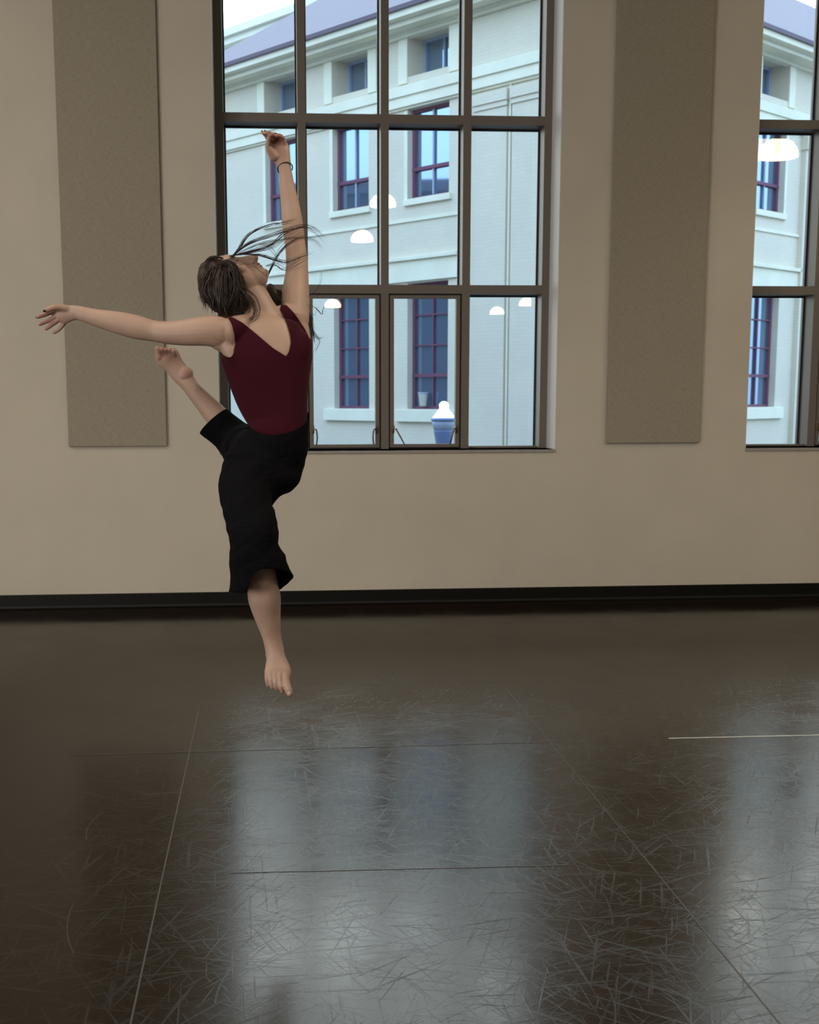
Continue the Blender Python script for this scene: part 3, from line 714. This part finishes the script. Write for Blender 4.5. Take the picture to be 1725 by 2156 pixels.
# folds and drags in the cloth
for v in bm.verts:
    x, y = pix(v.co)
    n1 = noise.noise(Vector((x*.014, y*.020+x*.008, v.co.y*5)))
    n2 = noise.noise(Vector((x*.05+y*.05, y*.03-x*.02, 3+v.co.y*9)))
    k = .35 if y < 960 else 1
    v.co += v.normal*(n1*.010+n2*.0035)*k
def cut(bm, co, no, near, rad):
    reg = [f for f in bm.faces if (f.calc_center_median()-near).length < rad]
    geom = reg + list({e_ for f in reg for e_ in f.edges}) + list({v for f in reg for v in f.verts})
    bmesh.ops.bisect_plane(bm, geom=geom, plane_co=co, plane_no=no, clear_outer=True, dist=1e-5)
# front hem: lower rim, then the arch of the near side over the shin
def snap_cut(bm, poly, sel):
    sd = {v: (*poly_sd(*pix(v.co), poly), *pix(v.co)) for v in bm.verts}
    bmesh.ops.delete(bm, geom=[f for f in bm.faces if sel(f) and sum(1 for v in f.verts if sd[v][0] > 0) >= len(f.verts)/2], context='FACES')
    for v in list(bm.verts):
        if not v.link_faces: bm.verts.remove(v); continue
        if any(e_.is_boundary for e_ in v.link_edges) and abs(sd[v][0]) < 4:
            s_, q_, x, y = sd[v]; d = (v.co-CAM).dot(RF); v.co = v.co + RX*((q_[0]-x)/F*d) + RD*((q_[1]-y)/F*d)
snap_cut(bm, [(440,1248),(478,1246),(500,1248),(522,1247),(588,1243),(606,1229),(622,1212),(660,1195),(700,1400),(440,1400)], lambda f: True)
snap_cut(bm, [(519,1300),(521,1242),(528,1220),(538,1205),(552,1198),(576,1197),(600,1202),(620,1211),(640,1216),(640,1300)], lambda f: (f.calc_center_median()-CAM).dot(RF) < D0-.205)
A = P3(424,912,.37); B = P3(481,861,.37); axis = (P3(446,883,.365)-P3(484,916,.365)).normalized()
v_ = (B-A).normalized(); n_ = (axis-v_*axis.dot(v_)).normalized()
cut(bm, (A+B)/2, n_, P3(446,883,.365), .13)
# waistband edge, dipping at the front
A = P3(519,886,0); B = P3(651,879,0); Cc = P3(585,913,-.09); n_ = (B-A).cross(Cc-A).normalized()
if n_.z < 0: n_ = -n_
cut(bm, A, n_, P3(584,880,0), .16)
tr_ = link_mesh('trousers', bm, 'black_cotton', None, True)
sd_ = tr_.modifiers.new('thick', 'SOLIDIFY'); sd_.thickness = .0022; sd_.offset = -1
child(tr_)

# wrist band
bm = bmesh.new(); c = P3(600.5, 354.5, .065); seg = 40; k2 = 10
ax1 = (RX*.985+RD*-.17).normalized(); ax2 = (RF*.82+RD*.57).normalized()
R1, R2, rt = 15.9*4.365/F, 14.6*4.365/F, .0020
rings = []
for i in range(seg):
    t = 2*math.pi*i/seg; p = c+ax1*(R1*math.cos(t))+ax2*(R2*math.sin(t)); out = (ax1*math.cos(t)+ax2*math.sin(t)).normalized(); up = ax1.cross(ax2)
    rings.append([bm.verts.new(p+out*(rt*math.cos(2*math.pi*j/k2))+up*(rt*math.sin(2*math.pi*j/k2))) for j in range(k2)])
for i in range(seg):
    A_, B_ = rings[i], rings[(i+1)%seg]
    for j in range(k2): bm.faces.new((A_[j], A_[(j+1)%k2], B_[(j+1)%k2], B_[j]))
bmesh.ops.recalc_face_normals(bm, faces=bm.faces)
child(link_mesh('wristband', bm, 'elastic', None, True))['label'] = 'black elastic band'

# nails
def nail(x, y, dd, rx, ry, rot, mat='nail_polish', name='fingernail', rz=2):
    bm = bmesh.new(); blob(bm, x, y, dd, rx, ry, rz, rot); child(link_mesh(name, bm, mat, None, True))
for (x, y, dd, r) in [(552.2,276.8,.0,.9),(558.6,276.2,-.008,.5),(570.4,280.6,-.01,.2),(582,282.3,-.008,.0)]: nail(x, y, dd, 3.0, 2.0, r, rz=3)
nail(93.2,654.6,-.078,3.6,2.6,-.45); nail(77.2,668.6,-.052,1.9,2.6,-.4)
nail(609.6,1460.5,-.1925,4.2,5.0,.1,'toenail','toenail',1.6)
nail(593.9,1456,-.1775,2.3,2.8,.1,'toenail','toenail',1.4)
bm = bmesh.new(); hblob(bm, 0,.0785,-.0585, .016,.0065,.0045); hblob(bm, 0,.0745,-.069, .014,.0065,.0045)
child(link_mesh('lips', bm, 'lip', None, True))
bm = bmesh.new()
for k in range(8):
    t = k/7; hblob(bm, .014+.030*t, .0755-.013*t*t, .0335+.004*math.sin(t*2.6), .004, .0025, .0028)
child(link_mesh('eyebrow', bm, 'brow', None, True))
bm = bmesh.new()
for k in range(8):
    t = k/7; hblob(bm, .018+.025*t, .0695-.006*t, .008-.003*math.sin(t*3.1), .003, .0018, .0016)
child(link_mesh('eyelashes', bm, 'brow', None, True))

# hair: loose mass with locks and windblown strands
def strand(bm, pts, r0, r1, seg=5, sub=6, flat=1.0, wave=1.0):
    P = catmull([list(map(float, p)) for p in pts], sub); n_ = len(P); prev = None
    ph, am, fq = random.uniform(0,6.3), random.uniform(.2,1.5)*wave, random.uniform(5,11)
    for i, p in enumerate(P):
        tt = i/(n_-1); w_ = am*min(1, tt*3)*math.sin(ph+fq*tt); w2 = am*min(1, tt*3)*math.cos(ph*1.3+fq*.7*tt); p[0] += w_; p[1] += w2*.6; p[2] += w2*.0012
    for i, p in enumerate(P):
        c = P3(p[0], p[1], p[2]); q0 = P3(*P[max(i-1,0)][:3]); q1 = P3(*P[min(i+1,n_-1)][:3]); t = (q1-q0).normalized()
        a = t.cross(RF); a.normalize(); b = a.cross(t); tt = i/(n_-1)
        r = r0+(r1-r0)*tt; r *= (1 if tt < .85 else max(.15, (1-tt)/.15))*min(1, .25+tt*7)
        ring = [bm.verts.new(c+a*(r*flat*math.cos(2*math.pi*k/seg))+b*(r*math.sin(2*math.pi*k/seg))) for k in range(seg)]
        if prev:
            for k in range(seg): bm.faces.new((prev[k], prev[(k+1)%seg], ring[(k+1)%seg], ring[k]))
        else: bm.faces.new(ring[::-1])
        prev = ring
    bm.faces.new(prev)
def hair_mass(bm):
    hblob(bm, 0,-.022,.050, .083,.090,.082)
    for s_ in (-1, 1): hblob(bm, s_*.046,-.016,.034, .038,.050,.056)
    hblob(bm, .0,-.066,.000, .072,.060,.078)
    blob(bm, 470, 612, .03, 37, 44, 42, .2)
    blob(bm, 478, 640, .04, 36, 26, 34, .1)
    blob(bm, 452, 600, .04, 24, 36, 34, .1)
    blob(bm, 500, 640, .05, 26, 24, 26)
    tube(bm, [(570,606,.12,12,10),(581,625,.12,15,11),(590,645,.12,14,11),(600,668,.12,14,10)], 14, 3)
bm = remeshed(hair_mass, .005, 4, .5)
for v in bm.verts:
    q = v.co; v.co += v.normal*(noise.noise(Vector((q.x*34, q.y*30, q.z*16)))*.011+noise.noise(Vector((q.x*90, q.y*80, q.z*30)))*.004)
def jit(pts, s, sd=.012):
    ox, oy, od = random.gauss(0,s), random.gauss(0,s), random.gauss(0,sd); n_ = len(pts)
    return [(p[0]+(ox+random.gauss(0,s*.3))*(.25+i/(n_-1)), p[1]+(oy+random.gauss(0,s*.3))*(.25+i/(n_-1)), p[2]+od) for i, p in enumerate(pts)]
GU = [  # guide, count, spread px, base radius m
 ([(478,556,0),(500,528,-.02),(518,500,-.02),(540,484,-.02),(572,473,-.03),(600,468,-.03),(624,461,-.03)], 9, 3.5, .0011),
 ([(470,560,0),(498,532,-.03),(525,512,-.03),(560,499,-.04),(600,486,-.05),(640,477,-.05),(665,485,-.05),(688,507,-.05)], 9, 3.0, .0012),
 ([(500,534,-.02),(545,512,-.04),(598,502,-.05),(640,498,-.05),(665,506,-.05),(678,522,-.05)], 5, 3.0, .0010),
 ([(500,535,-.03),(545,536,-.05),(578,546,-.05),(603,551,-.05),(632,541,-.05),(652,531,-.05)], 8, 4.0, .0010),
 ([(560,590,.08),(573,560,.03),(588,532,-.02),(610,511,-.05),(642,498,-.05)], 6, 2.5, .0014),
 ([(492,538,-.02),(540,527,-.04),(572,516,-.04),(592,500,-.04),(612,489,-.05),(642,479,-.05)], 9, 4.0, .0011),
 ([(520,530,-.02),(556,520,-.02),(578,535,-.02),(590,560,-.01),(598,585,0)], 4, 8.0, .0008),
 ([(560,560,.05),(580,556,.03),(600,566,.02),(628,556,.0),(645,545,0)], 5, 4.0, .0009),
 ([(648,625,.0),(664,612,-.01),(674,597,-.01),(677,580,-.01),(675,566,-.01)], 2, 1.0, .0009),
 ([(650,642,.0),(664,648,-.01),(677,662,-.01),(680,652,-.01),(685,640,-.01)], 2, 1.0, .0010),
 ([(648,640,.0),(655,655,0),(663,664,0),(668,650,0),(674,644,0)], 1, .5, .0008),
 ([(650,652,.16),(655,680,.16),(662,704,.15),(674,712,.14),(680,707,.14)], 4, 2.0, .0009),
 ([(650,660,.16),(656,690,.16),(672,716,.14),(670,730,.14),(662,745,.13)], 3, 2.0, .0009),
 ([(590,610,.13),(610,650,.17),(648,660,.17),(656,690,.16),(660,722,.15)], 22, 3.0, .0014),
 # locks over the side of the head and down the back
 ([(472,550,-.04),(489,560,-.06),(496,580,-.07),(497,604,-.07),(492,628,-.06),(486,652,-.04)], 22, 4.5, .0019),
 ([(455,556,-.03),(478,552,-.06),(494,566,-.07),(494,600,-.07),(478,634,-.06),(470,660,-.04)], 22, 6.0, .0020),
 ([(448,556,0),(436,572,-.02),(441,598,-.05),(452,630,-.05),(458,660,-.03)], 18, 5.0, .0020),
 ([(470,548,0),(445,556,0),(432,580,0),(427,600,0),(432,622,0),(440,640,.01)], 14, 4.0, .0018),
 ([(436,600,0),(426,606,0),(425,620,0),(431,634,0),(438,652,.0)], 6, 1.8, .0010),
 ([(498,600,-.06),(512,615,-.06),(528,632,-.06),(538,652,-.07),(532,670,-.07),(517,677,-.07)], 12, 3.0, .0013),
 ([(500,604,-.06),(520,610,-.06),(540,628,-.06),(547,650,-.07),(542,668,-.07),(528,680,-.07)], 5, 2.0, .0008),
 ([(450,556,.0),(432,562,-.01),(437,578,-.02),(423,592,-.01),(432,610,-.01),(424,628,-.01),(436,646,.0)], 9, 2.4, .0017),
 ([(462,548,-.02),(446,541,-.01),(436,552,0),(446,566,-.02),(434,584,-.03),(444,606,-.04),(436,628,-.03)], 9, 2.4, .0018),
 ([(470,545,-.02),(452,540,-.01),(438,550,0),(434,568,0),(440,584,-.01)], 8, 2.5, .0018),
 ([(452,560,-.02),(434,570,0),(424,590,0),(430,606,0),(442,612,-.02)], 8, 2.5, .0018),
 ([(484,560,-.07),(499,574,-.075),(503,598,-.075),(500,624,-.07),(498,650,-.05),(504,664,-.04)], 12, 3.0, .0018),
 ([(482,556,-.065),(493,580,-.08),(500,606,-.08),(488,632,-.075),(476,656,-.05)], 20, 5.0, .0020),
 ([(484,590,-.06),(506,622,-.06),(512,645,-.05),(500,662,-.04),(484,668,-.02)], 16, 5.0, .0018),
 ([(465,548,-.01),(488,546,-.05),(510,552,-.065),(520,556,-.06),(545,566,-.06),(560,580,-.06)], 3, 2.0, .0007),
 ([(500,560,-.07),(515,556,-.07),(535,560,-.07),(550,572,-.07),(562,585,-.06)], 2, 2.0, .0007),
 ([(430,632,0),(429,645,0),(430,655,0)], 2, 1.0, .0007),
 ([(565,600,.10),(578,620,.09),(588,640,.09),(596,662,.09)], 14, 5.0, .0018),
]
for pts, cnt, s_, r in GU:
    for k in range(int(cnt*1.7)): strand(bm, jit(pts, s_), r*random.uniform(.3,.85), r*.2, flat=random.choice((1,1,1.6)))
for k in range(110):
    t = random.random(); a = random.random()
    sx_0 = 448+42*t; sy_0 = 556-17*math.sin(t*2.2)+16*a; ex_ = 432+76*(.15+.85*t)+random.gauss(0,7); ey_ = 640+22*math.sin(t*2.4)+random.gauss(0,8)
    mx_ = (sx_0+ex_)/2-16+26*t+random.gauss(0,5); my_ = (sy_0+ey_)/2+random.gauss(0,5); dpt = -.035-.045*math.sin(math.pi*min(1,t*.8+.15))
    strand(bm, [(sx_0, sy_0, dpt*.1+.01), (mx_*.55+sx_0*.45, sy_0*.6+my_*.4, dpt), (mx_, my_, dpt-.006), (ex_*.6+mx_*.4, ey_*.65+my_*.35, dpt), (ex_, ey_, dpt*.45)], random.uniform(.0008,.0030), .0005, flat=random.choice((1,2.2)), wave=2.6)
bmesh.ops.recalc_face_normals(bm, faces=bm.faces)
child(link_mesh('hair', bm, 'hair_brown', None, True))
